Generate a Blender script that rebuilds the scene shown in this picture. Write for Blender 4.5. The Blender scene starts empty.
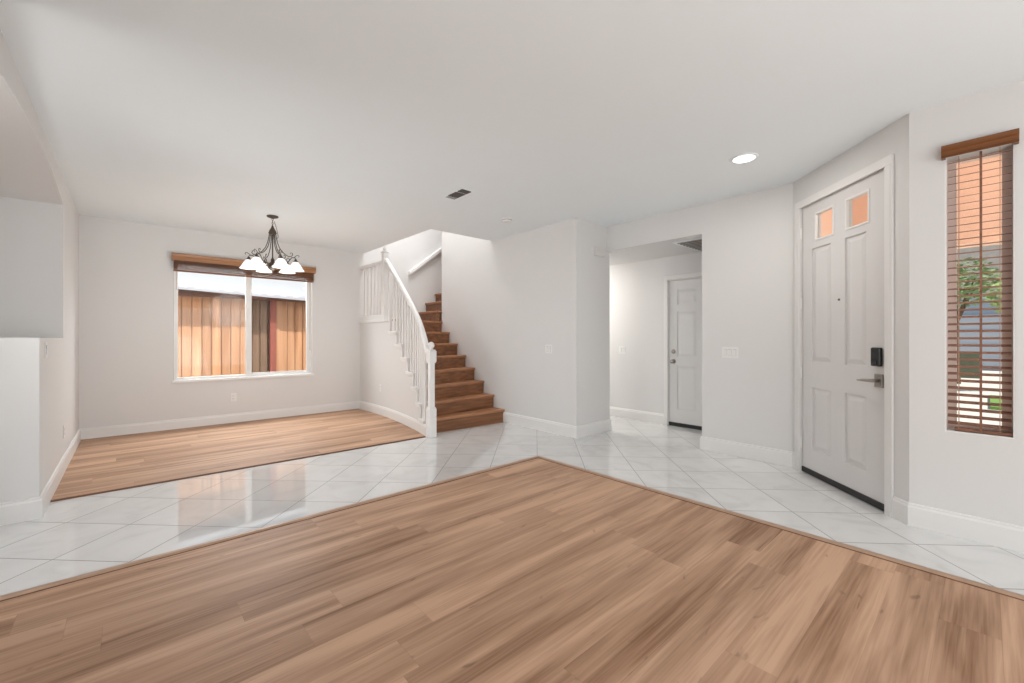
import bpy, bmesh, math, random
from mathutils import Vector, Matrix
PI = math.pi
random.seed(7)
C = bpy.context.scene.collection
S = bpy.context.scene

# ------------------------------------------------------------------ camera, world, sun, lights
TH = 0.84033
cam = bpy.data.cameras.new('camera'); camo = bpy.data.objects.new('camera', cam); C.objects.link(camo)
cam.sensor_width = 36; cam.lens = 424.5 / 1024 * 36; cam.shift_y = -3 / 1024
cam.clip_start = .02; cam.clip_end = 300
camo.location = (0, 0, 1.24); camo.rotation_euler = (PI / 2, 0, TH - PI / 2)
S.camera = camo
S.view_settings.view_transform = 'Standard'; S.view_settings.look = 'None'
S.view_settings.exposure = 0.32; S.view_settings.gamma = 1; S.view_settings.use_curve_mapping = False

w = bpy.data.worlds.new('world'); S.world = w; w.use_nodes = True
bg = w.node_tree.nodes['Background']; bg.inputs[0].default_value = (.80, .88, 1, 1); bg.inputs[1].default_value = .36

def light(name, kind, loc, energy, color=(1, 1, 1), target=None, size=None, size_y=None, radius=None, spread=None):
    l = bpy.data.lights.new(name, kind); o = bpy.data.objects.new(name, l); C.objects.link(o)
    o.location = loc; l.energy = energy; l.color = color
    if kind == 'AREA':
        l.shape = 'RECTANGLE'; l.size = size; l.size_y = size_y or size
        if spread: l.spread = spread
    if radius is not None: l.shadow_soft_size = radius
    if target is not None:
        o.rotation_euler = (Vector(target) - Vector(loc)).to_track_quat('-Z', 'Y').to_euler()
    return o
sun = light('sun', 'SUN', (0, -10, 20), 4.8, (1, .93, .82), target=(0.6, -10 + 12.6, 0))
sun.data.angle = .01
# added fill light just inside the unseen rear glass doors, in place of daylight
light('rear_fill', 'AREA', (1.7, -5.0, 1.3), 78, (.93, .965, 1), target=(1.7, 5, 2.3), size=3.4, size_y=2.2)
# added fill light behind the camera, tilted up to brighten the ceiling
light('ceiling_fill', 'AREA', (.6, -1.9, .7), 43, (.93, .97, 1), target=(1.3, .3, 2.74), size=2.4, size_y=1.6)
# added area light outside the dining window, above view, standing in for sky light
light('dining_sky_fill', 'AREA', (1.3, 7.95, 2.52), 95, (.95, .975, 1), target=(1.5, 6.0, .4), size=2.2, size_y=.7)
# stairwell light from the upper floor
light('upstairs_light', 'AREA', (3.9, 6.1, 5.1), 68, (.98, .985, 1), target=(3.9, 6.1, 0), size=1.2, size_y=1.2)
light('hall_lamp', 'AREA', (5.2, 4.85, 2.36), 30, (1, .98, .95), target=(5.2, 4.5, 0), size=.5, size_y=.9)
# added fill light in the arched alcove; no lamp is built there
light('alcove_fill', 'POINT', (-.9, 2.98, 1.5), 12, (.97, .985, 1), radius=.2)
light('stair_wall_fill', 'AREA', (-1.12, 3.6, 1.4), 12, (.96, .98, 1), target=(4, 4.1, 1.1), size=1.1, size_y=1.3, spread=math.radians(90))  # added side fill out of the alcove, brightening the stair wall
light('porch_fill', 'POINT', (5.2, -1.6, 2.7), 60, (1, .96, .9), radius=.12)  # added fill light in the porch, above view, brightening its peach walls

# ------------------------------------------------------------------ helpers
def newobj(name, bm, mat, parent=None, smooth=False, bevel=0, kind=None):
    me = bpy.data.meshes.new(name)
    bmesh.ops.recalc_face_normals(bm, faces=bm.faces)
    bm.to_mesh(me); bm.free()
    o = bpy.data.objects.new(name, me); C.objects.link(o)
    for m in (mat if isinstance(mat, (list, tuple)) else [mat]): me.materials.append(m)
    if smooth:
        for p in me.polygons: p.use_smooth = True
    if bevel:
        b = o.modifiers.new('bevel', 'BEVEL'); b.width = bevel; b.segments = 2; b.limit_method = 'ANGLE'
    if parent: o.parent = parent
    if kind: o['kind'] = kind
    return o
def tag(o, label=None, cat=None, group=None, kind=None):
    if label: o['label'] = label
    if cat: o['category'] = cat
    if group: o['group'] = group
    if kind: o['kind'] = kind
    return o
def empty(name, loc=(0, 0, 0), rz=0, label=None, cat=None, group=None, kind=None):
    o = bpy.data.objects.new(name, None); C.objects.link(o); o.location = loc; o.rotation_euler = (0, 0, rz)
    o.empty_display_size = .1
    return tag(o, label, cat, group, kind)
def copy_tree(o, parent=None):
    c = o.copy(); C.objects.link(c)
    if parent: c.parent = parent
    for ch in list(o.children): copy_tree(ch, c)
    return c
def B(): return bmesh.new()
def box(bm, x0, x1, y0, y1, z0, z1, mi=0, M=None):
    P = [(x0, y0, z0), (x1, y0, z0), (x1, y1, z0), (x0, y1, z0), (x0, y0, z1), (x1, y0, z1), (x1, y1, z1), (x0, y1, z1)]
    V = [bm.verts.new(M @ Vector(p) if M else p) for p in P]
    for f in ((0, 3, 2, 1), (4, 5, 6, 7), (0, 1, 5, 4), (1, 2, 6, 5), (2, 3, 7, 6), (3, 0, 4, 7)):
        bm.faces.new([V[i] for i in f]).material_index = mi
    return bm
def prism(bm, pts, z0, z1, mi=0):
    """pts in plan, extruded in z"""
    a = [bm.verts.new((p[0], p[1], z0)) for p in pts]; b = [bm.verts.new((p[0], p[1], z1)) for p in pts]
    n = len(pts)
    bm.faces.new(a[::-1]).material_index = mi; bm.faces.new(b).material_index = mi
    for i in range(n): bm.faces.new((a[i], a[(i + 1) % n], b[(i + 1) % n], b[i])).material_index = mi
    return bm
def prism_axis(bm, pts, a0, a1, axis):
    """pts=(p,q); axis 'x': (a,p,q)  axis 'y': (p,a,q)"""
    f = (lambda a, p: (a, p[0], p[1])) if axis == 'x' else (lambda a, p: (p[0], a, p[1]))
    A = [bm.verts.new(f(a0, p)) for p in pts]; Bv = [bm.verts.new(f(a1, p)) for p in pts]; n = len(pts)
    bm.faces.new(A[::-1]); bm.faces.new(Bv)
    for i in range(n): bm.faces.new((A[i], A[(i + 1) % n], Bv[(i + 1) % n], Bv[i]))
    return bm
def sweep(bm, prof, path, up=True):
    """profile (offset to the right of travel, height) along a 3D path, mitred in plan"""
    P = [Vector(p) if len(p) == 3 else Vector((p[0], p[1], 0)) for p in path]
    rings = []
    for i, p in enumerate(P):
        ds = []
        if i > 0: d = P[i] - P[i - 1]; d.z = 0; ds.append(d.normalized())
        if i < len(P) - 1: d = P[i + 1] - P[i]; d.z = 0; ds.append(d.normalized())
        ns = [Vector((d.y, -d.x, 0)) for d in ds]
        n = ns[0] if len(ns) == 1 else (ns[0] + ns[1])
        if len(ns) == 2: n = n.normalized() / max(.3, n.normalized().dot(ns[0]))
        rings.append([bm.verts.new(p + n * q[0] + Vector((0, 0, q[1]))) for q in prof])
    k = len(prof)
    for a, b in zip(rings, rings[1:]):
        for j in range(k): bm.faces.new((a[j], a[(j + 1) % k], b[(j + 1) % k], b[j]))
    bm.faces.new(rings[0][::-1]); bm.faces.new(rings[-1])
    return bm
def tube(bm, path, r, seg=8):
    P = [Vector(p) for p in path]; R = r if isinstance(r, (list, tuple)) else [r] * len(P)
    rings = []; ref = Vector((0, 0, 1))
    for i, p in enumerate(P):
        t = (P[min(i + 1, len(P) - 1)] - P[max(i - 1, 0)]).normalized()
        if abs(t.dot(ref)) > .95: rf = Vector((1, 0, 0))
        else: rf = ref
        if i == 0: x = t.cross(rf).normalized()
        else:
            x = (x - t * x.dot(t)); x = x.normalized() if x.length > 1e-6 else t.cross(rf).normalized()
        y = t.cross(x)
        rings.append([bm.verts.new(p + (x * math.cos(a) + y * math.sin(a)) * R[i]) for a in [2 * PI * j / seg for j in range(seg)]])
    for a, b in zip(rings, rings[1:]):
        for j in range(seg): bm.faces.new((a[j], a[(j + 1) % seg], b[(j + 1) % seg], b[j]))
    bm.faces.new(rings[0][::-1]); bm.faces.new(rings[-1])
    return bm
def lathe(bm, prof, seg=24, c=(0, 0, 0), M=None, close=False):
    rings = []
    for r, z in prof:
        ring = []
        for j in range(seg):
            a = 2 * PI * j / seg; v = Vector((c[0] + r * math.cos(a), c[1] + r * math.sin(a), c[2] + z))
            ring.append(bm.verts.new(M @ v if M else v))
        rings.append(ring)
    pr = list(zip(rings, rings[1:])) + ([(rings[-1], rings[0])] if close else [])
    for a, b in pr:
        for j in range(seg): bm.faces.new((a[j], a[(j + 1) % seg], b[(j + 1) % seg], b[j]))
    if not close:
        if prof[0][0] > 1e-4: bm.faces.new(rings[0][::-1])
        if prof[-1][0] > 1e-4: bm.faces.new(rings[-1])
    bmesh.ops.remove_doubles(bm, verts=bm.verts, dist=1e-6)
    return bm
def grid_cells(u0, u1, z0, z1, holes):
    us = sorted({u0, u1, *[h[0] for h in holes], *[h[1] for h in holes]}); zs = sorted({z0, z1, *[h[2] for h in holes], *[h[3] for h in holes]})
    out = []
    for a, b in zip(us, us[1:]):
        run = None
        for c, d in zip(zs, zs[1:]):
            m = ((a + b) / 2, (c + d) / 2)
            if any(h[0] < m[0] < h[1] and h[2] < m[1] < h[3] for h in holes):
                if run: out.append((a, b, *run)); run = None
            else: run = (run[0], d) if run else (c, d)
        if run: out.append((a, b, *run))
    return out

# ------------------------------------------------------------------ materials
def nt(name):
    m = bpy.data.materials.new(name); m.use_nodes = True
    return m, m.node_tree.nodes, m.node_tree.links, m.node_tree.nodes['Principled BSDF']
def srgb(r, g, b):
    f = lambda c: (c / 255 / 12.92) if c / 255 <= .04045 else ((c / 255 + .055) / 1.055) ** 2.4
    return (f(r), f(g), f(b), 1)
def plain(name, col, rough=.5, metal=0, noise=0, scale=20, bump=0, emit=None, estr=0, spec=.5):
    m, N, L, b = nt(name); b.inputs['Base Color'].default_value = col; b.inputs['Roughness'].default_value = rough
    b.inputs['Metallic'].default_value = metal; b.inputs['Specular IOR Level'].default_value = spec
    if noise or bump:
        tc = N.new('ShaderNodeTexCoord'); n = N.new('ShaderNodeTexNoise'); n.inputs['Scale'].default_value = scale; n.inputs['Detail'].default_value = 4
        L.new(tc.outputs['Object'], n.inputs['Vector'])
        if noise:
            mx = N.new('ShaderNodeMix'); mx.data_type = 'RGBA'
            mx.inputs['A'].default_value = tuple(c * (1 - noise) for c in col[:3]) + (1,); mx.inputs['B'].default_value = tuple(min(1, c * (1 + noise)) for c in col[:3]) + (1,)
            L.new(n.outputs['Fac'], mx.inputs['Factor']); L.new(mx.outputs['Result'], b.inputs['Base Color'])
        if bump:
            bp = N.new('ShaderNodeBump'); bp.inputs['Strength'].default_value = bump; bp.inputs['Distance'].default_value = .002
            L.new(n.outputs['Fac'], bp.inputs['Height']); L.new(bp.outputs['Normal'], b.inputs['Normal'])
    if emit: b.inputs['Emission Color'].default_value = emit; b.inputs['Emission Strength'].default_value = estr
    return m
def math_node(N, L, op, a, b=None, c=None):
    n = N.new('ShaderNodeMath'); n.operation = op
    for i, v in enumerate((a, b, c)):
        if v is None: continue
        if isinstance(v, (int, float)): n.inputs[i].default_value = v
        else: L.new(v, n.inputs[i])
    return n.outputs[0]
def ramp(N, L, fac, stops):
    r = N.new('ShaderNodeValToRGB'); cr = r.color_ramp
    while len(cr.elements) < len(stops): cr.elements.new(.5)
    for e, (p, c) in zip(cr.elements, stops): e.position = p; e.color = c
    L.new(fac, r.inputs[0]); return r.outputs[0]

M_wall = plain('wall_paint', (.725, .712, .697, 1), .62, noise=.01, scale=3, bump=.04, spec=.3)
M_ceil = plain('ceiling_paint', (.87, .92, .94, 1), .8, noise=.01, scale=3, spec=.2)
M_trim = plain('white_trim_paint', (.80, .785, .765, 1), .35)
M_rail = plain('white_gloss_paint', (.82, .80, .78, 1), .3)
M_door = plain('door_paint', (.70, .68, .665, 1), .4)
M_door2 = plain('hall_door_paint', (.78, .77, .755, 1), .4)
M_plastic = plain('white_plastic', (.80, .79, .77, 1), .35)
M_slot = plain('dark_slot', (.08, .07, .07, 1), .6)
M_black = plain('black_rubber', (.012, .011, .011, 1), .5)
M_blackp = plain('black_gloss_plastic', (.010, .009, .009, 1), .25)
M_nickel = plain('satin_nickel', (.36, .33, .30, 1), .35, metal=.9)
M_bronze = plain('bronze_metal', (.10, .075, .06, 1), .42, metal=.7)
M_ventd = plain('vent_interior', (.045, .042, .038, 1), .8)
M_conc = plain('concrete', (.62, .60, .57, 1), .9, noise=.08, scale=4)
M_peach = plain('peach_stucco', (.84, .60, .47, 1), .9, noise=.06, scale=30, bump=.3)
M_vinyl_peachlit = plain('peach_lit_vinyl', (.86, .70, .62, 1), .45)  # bounce light from the peach porch, painted into the frame colour
M_vinyl = plain('white_vinyl', (.78, .77, .75, 1), .4)
M_grille = plain('grille_metal', (.42, .38, .35, 1), .5)

def wood_floor(name, light_c, dark_c, rough=.33, roww=.183, seed=0.0):
    m, N, L, b = nt(name)
    g = N.new('ShaderNodeNewGeometry'); sp = N.new('ShaderNodeSeparateXYZ'); L.new(g.outputs['Position'], sp.inputs[0])
    x, y, z = sp.outputs
    ry = math_node(N, L, 'DIVIDE', math_node(N, L, 'ADD', y, .045), roww); row = math_node(N, L, 'FLOOR', ry)
    wn = N.new('ShaderNodeTexWhiteNoise'); wn.noise_dimensions = '1D'; L.new(math_node(N, L, 'ADD', row, 17.3 + seed), wn.inputs['W'])
    rx = math_node(N, L, 'DIVIDE', math_node(N, L, 'ADD', x, math_node(N, L, 'MULTIPLY', wn.outputs['Value'], 1.5)), 1.5)
    col = math_node(N, L, 'FLOOR', rx)
    cb = N.new('ShaderNodeCombineXYZ'); L.new(row, cb.inputs[0]); L.new(col, cb.inputs[1]); cb.inputs[2].default_value = seed
    pid = N.new('ShaderNodeTexWhiteNoise'); pid.noise_dimensions = '3D'; L.new(cb.outputs[0], pid.inputs['Vector'])
    def grain(sx, sy, detail, dist, off):
        c2 = N.new('ShaderNodeCombineXYZ')
        L.new(math_node(N, L, 'MULTIPLY', x, sx), c2.inputs[0]); L.new(math_node(N, L, 'MULTIPLY', y, sy), c2.inputs[1])
        L.new(math_node(N, L, 'MULTIPLY', pid.outputs['Value'], off), c2.inputs[2])
        n = N.new('ShaderNodeTexNoise'); n.inputs['Scale'].default_value = 1; n.inputs['Detail'].default_value = detail; n.inputs['Distortion'].default_value = dist
        L.new(c2.outputs[0], n.inputs['Vector']); return n.outputs['Fac']
    g1 = grain(.5, 7.5, 3, .5, 3.0); g2 = grain(2.6, 85, 4, .4, 90); g3 = grain(1.4, 14, 2, 1.0, 63)
    mixv = math_node(N, L, 'ADD', math_node(N, L, 'MULTIPLY', g1, .58), math_node(N, L, 'MULTIPLY', g2, .22))
    mixv = math_node(N, L, 'ADD', mixv, math_node(N, L, 'MULTIPLY', g3, .20))
    mid = tuple((a * .55 + c * .45) for a, c in zip(light_c, dark_c))
    cr = ramp(N, L, mixv, [(.34, dark_c), (.47, mid), (.60, light_c)])
    hs = N.new('ShaderNodeHueSaturation'); L.new(cr, hs.inputs['Color'])
    L.new(math_node(N, L, 'ADD', math_node(N, L, 'MULTIPLY', pid.outputs['Value'], .10), .97), hs.inputs['Value'])
    # dark knots
    k = grain(4.5, 16, 2, .8, 77); kf = ramp(N, L, k, [(.24, (1, 1, 1, 1)), (.31, (0, 0, 0, 1))])
    mk = N.new('ShaderNodeMix'); mk.data_type = 'RGBA'; L.new(math_node(N, L, 'MULTIPLY', kf, .45), mk.inputs['Factor']); L.new(hs.outputs[0], mk.inputs['A']); mk.inputs['B'].default_value = tuple(c * .45 for c in dark_c[:3]) + (1,)
    # seams
    fy = math_node(N, L, 'FRACT', ry); fx = math_node(N, L, 'FRACT', rx)
    sy = math_node(N, L, 'LESS_THAN', fy, .010); sx = math_node(N, L, 'LESS_THAN', fx, .0014)
    sm = math_node(N, L, 'MAXIMUM', sy, sx)
    ms = N.new('ShaderNodeMix'); ms.data_type = 'RGBA'; L.new(math_node(N, L, 'MULTIPLY', sm, .22), ms.inputs['Factor']); L.new(mk.outputs['Result'], ms.inputs['A']); ms.inputs['B'].default_value = tuple(c * .5 for c in dark_c[:3]) + (1,)
    L.new(ms.outputs['Result'], b.inputs['Base Color']); b.inputs['Roughness'].default_value = rough; b.inputs['Specular IOR Level'].default_value = .28
    bp = N.new('ShaderNodeBump'); bp.inputs['Strength'].default_value = .12; bp.inputs['Distance'].default_value = .001
    L.new(g2, bp.inputs['Height']); L.new(bp.outputs['Normal'], b.inputs['Normal'])
    return m
M_woodfloor = wood_floor('oak_plank_floor', (.60, .375, .245, 1), (.23, .112, .055, 1), rough=.5)
M_ttrim = plain('floor_transition_wood', (.42, .27, .18, 1), .4, noise=.25, scale=9)

def wood(name, light_c, dark_c, axis=0, rough=.4, sc=1.0):
    m, N, L, b = nt(name); tc = N.new('ShaderNodeTexCoord'); mp = N.new('ShaderNodeMapping')
    s = [40 * sc, 40 * sc, 40 * sc]; s[axis] = 2 * sc; mp.inputs['Scale'].default_value = s
    L.new(tc.outputs['Object'], mp.inputs['Vector']); n = N.new('ShaderNodeTexNoise'); n.inputs['Scale'].default_value = 1; n.inputs['Detail'].default_value = 4
    L.new(mp.outputs[0], n.inputs['Vector']); L.new(ramp(N, L, n.outputs['Fac'], [(.3, dark_c), (.7, light_c)]), b.inputs['Base Color'])
    b.inputs['Roughness'].default_value = rough; return m
M_val = wood('valance_wood', (.42, .20, .085, 1), (.29, .125, .045, 1), 0, .35)
M_blind = wood('blind_wood_dark', (.27, .105, .036, 1), (.13, .045, .016, 1), 0, .35)
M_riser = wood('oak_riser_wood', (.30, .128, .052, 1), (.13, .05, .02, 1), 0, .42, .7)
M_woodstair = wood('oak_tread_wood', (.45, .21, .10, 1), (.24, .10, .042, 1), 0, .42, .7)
M_blindy = wood('blind_wood_slat', (.30, .14, .085, 1), (.17, .07, .04, 1), 1, .35)
M_valy = wood('blind_wood_valance', (.22, .075, .014, 1), (.13, .04, .008, 1), 1, .35)
M_fence = wood('cedar_fence', (.50, .28, .16, 1), (.34, .155, .07, 1), 2, .9, .35)
M_fence_shaded = wood('shaded_fence', (.20, .125, .08, 1), (.12, .07, .042, 1), 2, .9, .35)  # shade on the set-back fence section, painted in as darker plank colour
M_post = wood('red_fence_post', (.28, .07, .045, 1), (.16, .045, .03, 1), 2, .8, .4)
M_beam = wood('fence_beam', (.22, .10, .06, 1), (.13, .055, .03, 1), 0, .8, .4)
M_roofw = plain('white_roof', (.41, .435, .48, 1), .9, noise=.10, scale=14)
M_fascia = plain('grey_fascia', (.30, .30, .33, 1), .7)

def plank_vary(m, P, amt):
    N, L = m.node_tree.nodes, m.node_tree.links; b = N['Principled BSDF']; src = b.inputs['Base Color'].links[0].from_socket
    g = N.new('ShaderNodeNewGeometry'); sp = N.new('ShaderNodeSeparateXYZ'); L.new(g.outputs['Position'], sp.inputs[0])
    wn = N.new('ShaderNodeTexWhiteNoise'); wn.noise_dimensions = '1D'
    L.new(math_node(N, L, 'FLOOR', math_node(N, L, 'DIVIDE', math_node(N, L, 'ADD', sp.outputs[0], 1.6), P)), wn.inputs['W'])
    hs = N.new('ShaderNodeHueSaturation'); L.new(src, hs.inputs['Color']); L.new(math_node(N, L, 'ADD', math_node(N, L, 'MULTIPLY', wn.outputs['Value'], amt), 1 - amt / 2), hs.inputs['Value'])
    L.new(hs.outputs[0], b.inputs['Base Color'])
plank_vary(M_fence, .139, .35)
def tile_mat():
    m, N, L, b = nt('white_marble_tile')
    g = N.new('ShaderNodeNewGeometry'); sp = N.new('ShaderNodeSeparateXYZ'); L.new(g.outputs['Position'], sp.inputs[0]); x, y, z = sp.outputs
    P = .642
    a = math_node(N, L, 'DIVIDE', math_node(N, L, 'ADD', math_node(N, L, 'SUBTRACT', x, y), -.028 + P * 40), P)
    c = math_node(N, L, 'DIVIDE', math_node(N, L, 'ADD', math_node(N, L, 'ADD', x, y), -3.16 + P * 40), P)
    def line(v):
        f = math_node(N, L, 'FRACT', v); d = math_node(N, L, 'ABSOLUTE', math_node(N, L, 'SUBTRACT', f, .5))
        return math_node(N, L, 'GREATER_THAN', d, .5 - .0068)
    ln = math_node(N, L, 'MAXIMUM', line(a), line(c))
    cb = N.new('ShaderNodeCombineXYZ'); L.new(math_node(N, L, 'FLOOR', a), cb.inputs[0]); L.new(math_node(N, L, 'FLOOR', c), cb.inputs[1])
    wn = N.new('ShaderNodeTexWhiteNoise'); L.new(cb.outputs[0], wn.inputs['Vector'])
    va = N.new('ShaderNodeVectorMath'); va.operation = 'ADD'; L.new(g.outputs['Position'], va.inputs[0])
    vs = N.new('ShaderNodeVectorMath'); vs.operation = 'SCALE'; L.new(wn.outputs['Color'], vs.inputs[0]); vs.inputs['Scale'].default_value = 20; L.new(vs.outputs[0], va.inputs[1])
    n = N.new('ShaderNodeTexNoise'); n.inputs['Scale'].default_value = 3.2; n.inputs['Detail'].default_value = 7; n.inputs['Distortion'].default_value = 1.2
    L.new(va.outputs[0], n.inputs['Vector'])
    col = ramp(N, L, n.outputs['Fac'], [(.30, (.66, .655, .645, 1)), (.46, (.73, .725, .715, 1)), (.62, (.76, .755, .745, 1))])
    hs = N.new('ShaderNodeHueSaturation'); L.new(col, hs.inputs['Color']); L.new(math_node(N, L, 'ADD', math_node(N, L, 'MULTIPLY', wn.outputs['Value'], .05), .975), hs.inputs['Value'])
    mx = N.new('ShaderNodeMix'); mx.data_type = 'RGBA'; L.new(ln, mx.inputs['Factor']); L.new(hs.outputs[0], mx.inputs['A']); mx.inputs['B'].default_value = (.20, .185, .17, 1)
    L.new(mx.outputs['Result'], b.inputs['Base Color'])
    L.new(math_node(N, L, 'ADD', math_node(N, L, 'MULTIPLY', ln, .5), .045), b.inputs['Roughness'])
    b.inputs['Specular IOR Level'].default_value = .9; b.inputs['Coat Weight'].default_value = .5; b.inputs['Coat Roughness'].default_value = .03
    n2 = N.new('ShaderNodeTexNoise'); n2.inputs['Scale'].default_value = 5; L.new(g.outputs['Position'], n2.inputs['Vector'])
    bp = N.new('ShaderNodeBump'); bp.inputs['Strength'].default_value = .10; bp.inputs['Distance'].default_value = .002
    L.new(n2.outputs['Fac'], bp.inputs['Height']); L.new(bp.outputs['Normal'], b.inputs['Normal'])
    return m
M_tile = tile_mat()
def glass_mat():
    m, N, L, b = nt('window_glass'); N.remove(b); out = [n for n in N if n.type == 'OUTPUT_MATERIAL'][0]
    t = N.new('ShaderNodeBsdfTransparent'); t.inputs[0].default_value = (.97, .98, .98, 1); gl = N.new('ShaderNodeBsdfGlossy'); gl.inputs['Roughness'].default_value = .02
    lw = N.new('ShaderNodeLayerWeight'); lw.inputs[0].default_value = .5; fa = math_node(N, L, 'MULTIPLY_ADD', math_node(N, L, 'POWER', lw.outputs['Facing'], 4), .2, .012); mx = N.new('ShaderNodeMixShader')
    L.new(fa, mx.inputs[0]); L.new(t.outputs[0], mx.inputs[1]); L.new(gl.outputs[0], mx.inputs[2]); L.new(mx.outputs[0], out.inputs[0]); return m
M_glass = glass_mat()
M_lamp = plain('alabaster_glass_lit', (.85, .83, .80, 1), .3, emit=(1, .97, .92, 1), estr=.55)
M_can = plain('lit_lens', (.9, .9, .9, 1), .4, emit=(1, .98, .95, 1), estr=3.0)

# ------------------------------------------------------------------ dimensions
XL, YB, H, HL = -.475, 7.30, 2.74, 2.41
XS, YJ, XH, XF = 4.12, 3.40, 4.75, 5.72     # stair wall, jog face, hall-side wall, far hall wall
XW = 3.85; YR = -5.2
T = .12
AX, AY = 4.75, 1.24                          # entry wall starts here, 45 degrees to (3.85,.34)
R2 = math.sqrt(.5)

def struct(name, bm, mat, **k): return newobj(name, bm, mat, kind='structure', **k)

# floors
bm = B(); box(bm, -1.27, 6.7, YR - T, 7.42, -.15, 0); struct('floor', bm, M_tile)
bm = B(); box(bm, -1.27, 3.135, YR, 3.095, 0, .008); struct('floor_living', bm, M_woodfloor)

def curve_x(y):   # outer face of the curved stair wall in plan
    P = [(4.60, 2.735), (4.76, 2.785), (5.3, 2.885), (5.9, 2.962), (6.5, 3.0), (6.95, 3.0), (7.3, 2.975)]
    if y <= P[0][0]: return P[0][1]
    for (a, xa), (b, xb) in zip(P, P[1:]):
        if y <= b:
            # smooth (catmull-like) via cosine-free quadratic blend: linear is refined by neighbours
            i = P.index((a, xa)); pm = P[i - 1] if i else (2 * a - b, 2 * xa - xb); pn = P[i + 2] if i + 2 < len(P) else (2 * b - a, 2 * xb - xa)
            t = (y - a) / (b - a); ma = (xb - pm[1]) / (b - pm[0]) * (b - a); mb = (pn[1] - xa) / (pn[0] - a) * (b - a)
            return (2 * t**3 - 3 * t**2 + 1) * xa + (t**3 - 2 * t**2 + t) * ma + (-2 * t**3 + 3 * t**2) * xb + (t**3 - t**2) * mb
    return P[-1][1]
ys = [4.725 + (7.3 - 4.725) * i / 24 for i in range(25)]
bm = B(); prism(bm, [(XL, 4.745)] + [(curve_x(y) + .01, y) for y in ys] + [(XL, 7.3)], 0, .008); struct('floor_dining', bm, M_woodfloor)

# transition trims of the wood floors
bm = B(); sweep(bm, [(-.022, 0), (-.020, .010), (-.010, .018), (.016, .018), (.026, .012), (.026, 0)][::-1], [(3.148, YR), (3.148, 3.108), (-1.15, 3.108)])
for f in bm.faces: f.material_index = 0
nf = len(bm.faces); sweep(bm, [(-.030, .001), (-.030, .0105), (-.0222, .0105), (-.0222, .001)], [(3.148, YR), (3.148, 3.108), (-1.15, 3.108)][::1])
bm.faces.ensure_lookup_table()
for f in bm.faces[nf:]: f.material_index = 1
struct('trim_1', bm, [M_ttrim, M_beam])
bm = B(); sweep(bm, [(0, 0), (0, .010), (.02, .010), (.02, 0)], [(XL, 4.75), (curve_x(4.73) - .02, 4.715)]); struct('trim_2', bm, M_beam)
bm = B(); sweep(bm, [(0, 0), (0, .02), (.012, .02), (.018, 0)], [(XL + .016, YB - .016), (2.95, YB - .016)]); struct('trim_3', bm, M_ttrim)

# ceilings
bm = B(); box(bm, -1.27, 3.05, YR - T, 7.42, H, H + .12); box(bm, 3.05, 4.9, YR - T, 5.08, H, H + .12); struct('ceiling', bm, M_ceil)
bm = B(); box(bm, 4.87, 5.84, 1.24, 6.48, HL, HL + .10); struct('ceiling_hall', bm, M_wall)
bm = B(); box(bm, 2.9, 6.7, 4.9, 7.42, 5.3, 5.4); struct('ceiling_stairwell', bm, M_ceil)

# left wall with the arched alcove
bm = B()
box(bm, -1.27, XL, 5.73, 7.42, 0, H); box(bm, -1.27, XL, YR - T, 2.9, 0, H); box(bm, -1.27, -1.15, 2.9, 5.73, 0, H)
box(bm, -1.15, XL, 4.36, 5.73, 0, 1.245)
def arch_z(y): return 2.605 - .125 * ((y - 4.315) / 1.415) ** 2
ap = [(5.73 - 2.83 * i / 40, arch_z(5.73 - 2.83 * i / 40)) for i in range(41)]
prism_axis(bm, ap + [(2.9, H), (5.73, H)], -1.15, XL, 'x')
struct('wall_left', bm, M_wall)

# back wall with window opening
WX0, WX1, WZ0, WZ1 = .42, 2.19, .665, 2.30
bm = B()
for a, b_, c, d in grid_cells(-.475, 3.0, 0, H, [(WX0, WX1, WZ0, WZ1)]): box(bm, a, b_, YB, YB + T, c, d)
struct('wall_back', bm, M_wall)
bm = B(); box(bm, 3.0, 6.7, YB, YB + T, 0, 5.3); box(bm, 6.58, 6.7, 6.48, YB, 0, 5.3); box(bm, 2.93, 3.05, 5.0, YB, H + .12, 5.3)
box(bm, 2.93, 4.12, 4.96, 5.08, H + .12, 5.3); struct('wall_stairwell', bm, M_wall)
bm = B(); box(bm, XS, 4.82, YJ, 6.48, 0, 5.3); box(bm, 4.82, 6.58, 6.36, 6.48, 0, 5.3); struct('wall_stair', bm, M_wall)
bm = B(); box(bm, XH, XH + T, AY, 2.12, 0, H); box(bm, XH, XH + T, 2.12, YJ, HL, H); struct('wall_hall', bm, M_wall)
DY0, DY1 = 2.125, 3.04
bm = B()
for a, b_, c, d in grid_cells(1.24, 6.36, 0, HL, [(DY0, DY1, 0, 2.07)]): box(bm, XF, XF + T, a, b_, c, d)
box(bm, XH + T, XF, 1.24, 1.36, 0, HL); struct('wall_hall_far', bm, M_wall)
bm = B()
for a, b_, c, d in grid_cells(YR - T, .34, 0, H, [(-.115, .175, .65, 2.39)]): box(bm, XW, XW + .14, a, b_, c, d)
struct('wall_right', bm, M_wall)
bm = B()
for a, b_, c, d in grid_cells(XL, XW, 0, H, [(0, 3.4, .05, 2.4)]): box(bm, a, b_, YR - T, YR, c, d)
struct('wall_rear', bm, M_wall)
# entry wall, 45 degrees: local x along the wall, local y outward
ME = Matrix(((-R2, R2, 0, AX), (-R2, -R2, 0, AY), (0, 0, 1, 0), (0, 0, 0, 1)))
EL = (AX - XW) / R2
bm = B()
for a, b_, c, d in grid_cells(0, EL, 0, H, [(.105, 1.10, 0, 2.475)]): box(bm, a, b_, 0, .14, c, d, M=ME)
struct('wall_entry', bm, M_wall)

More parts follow.
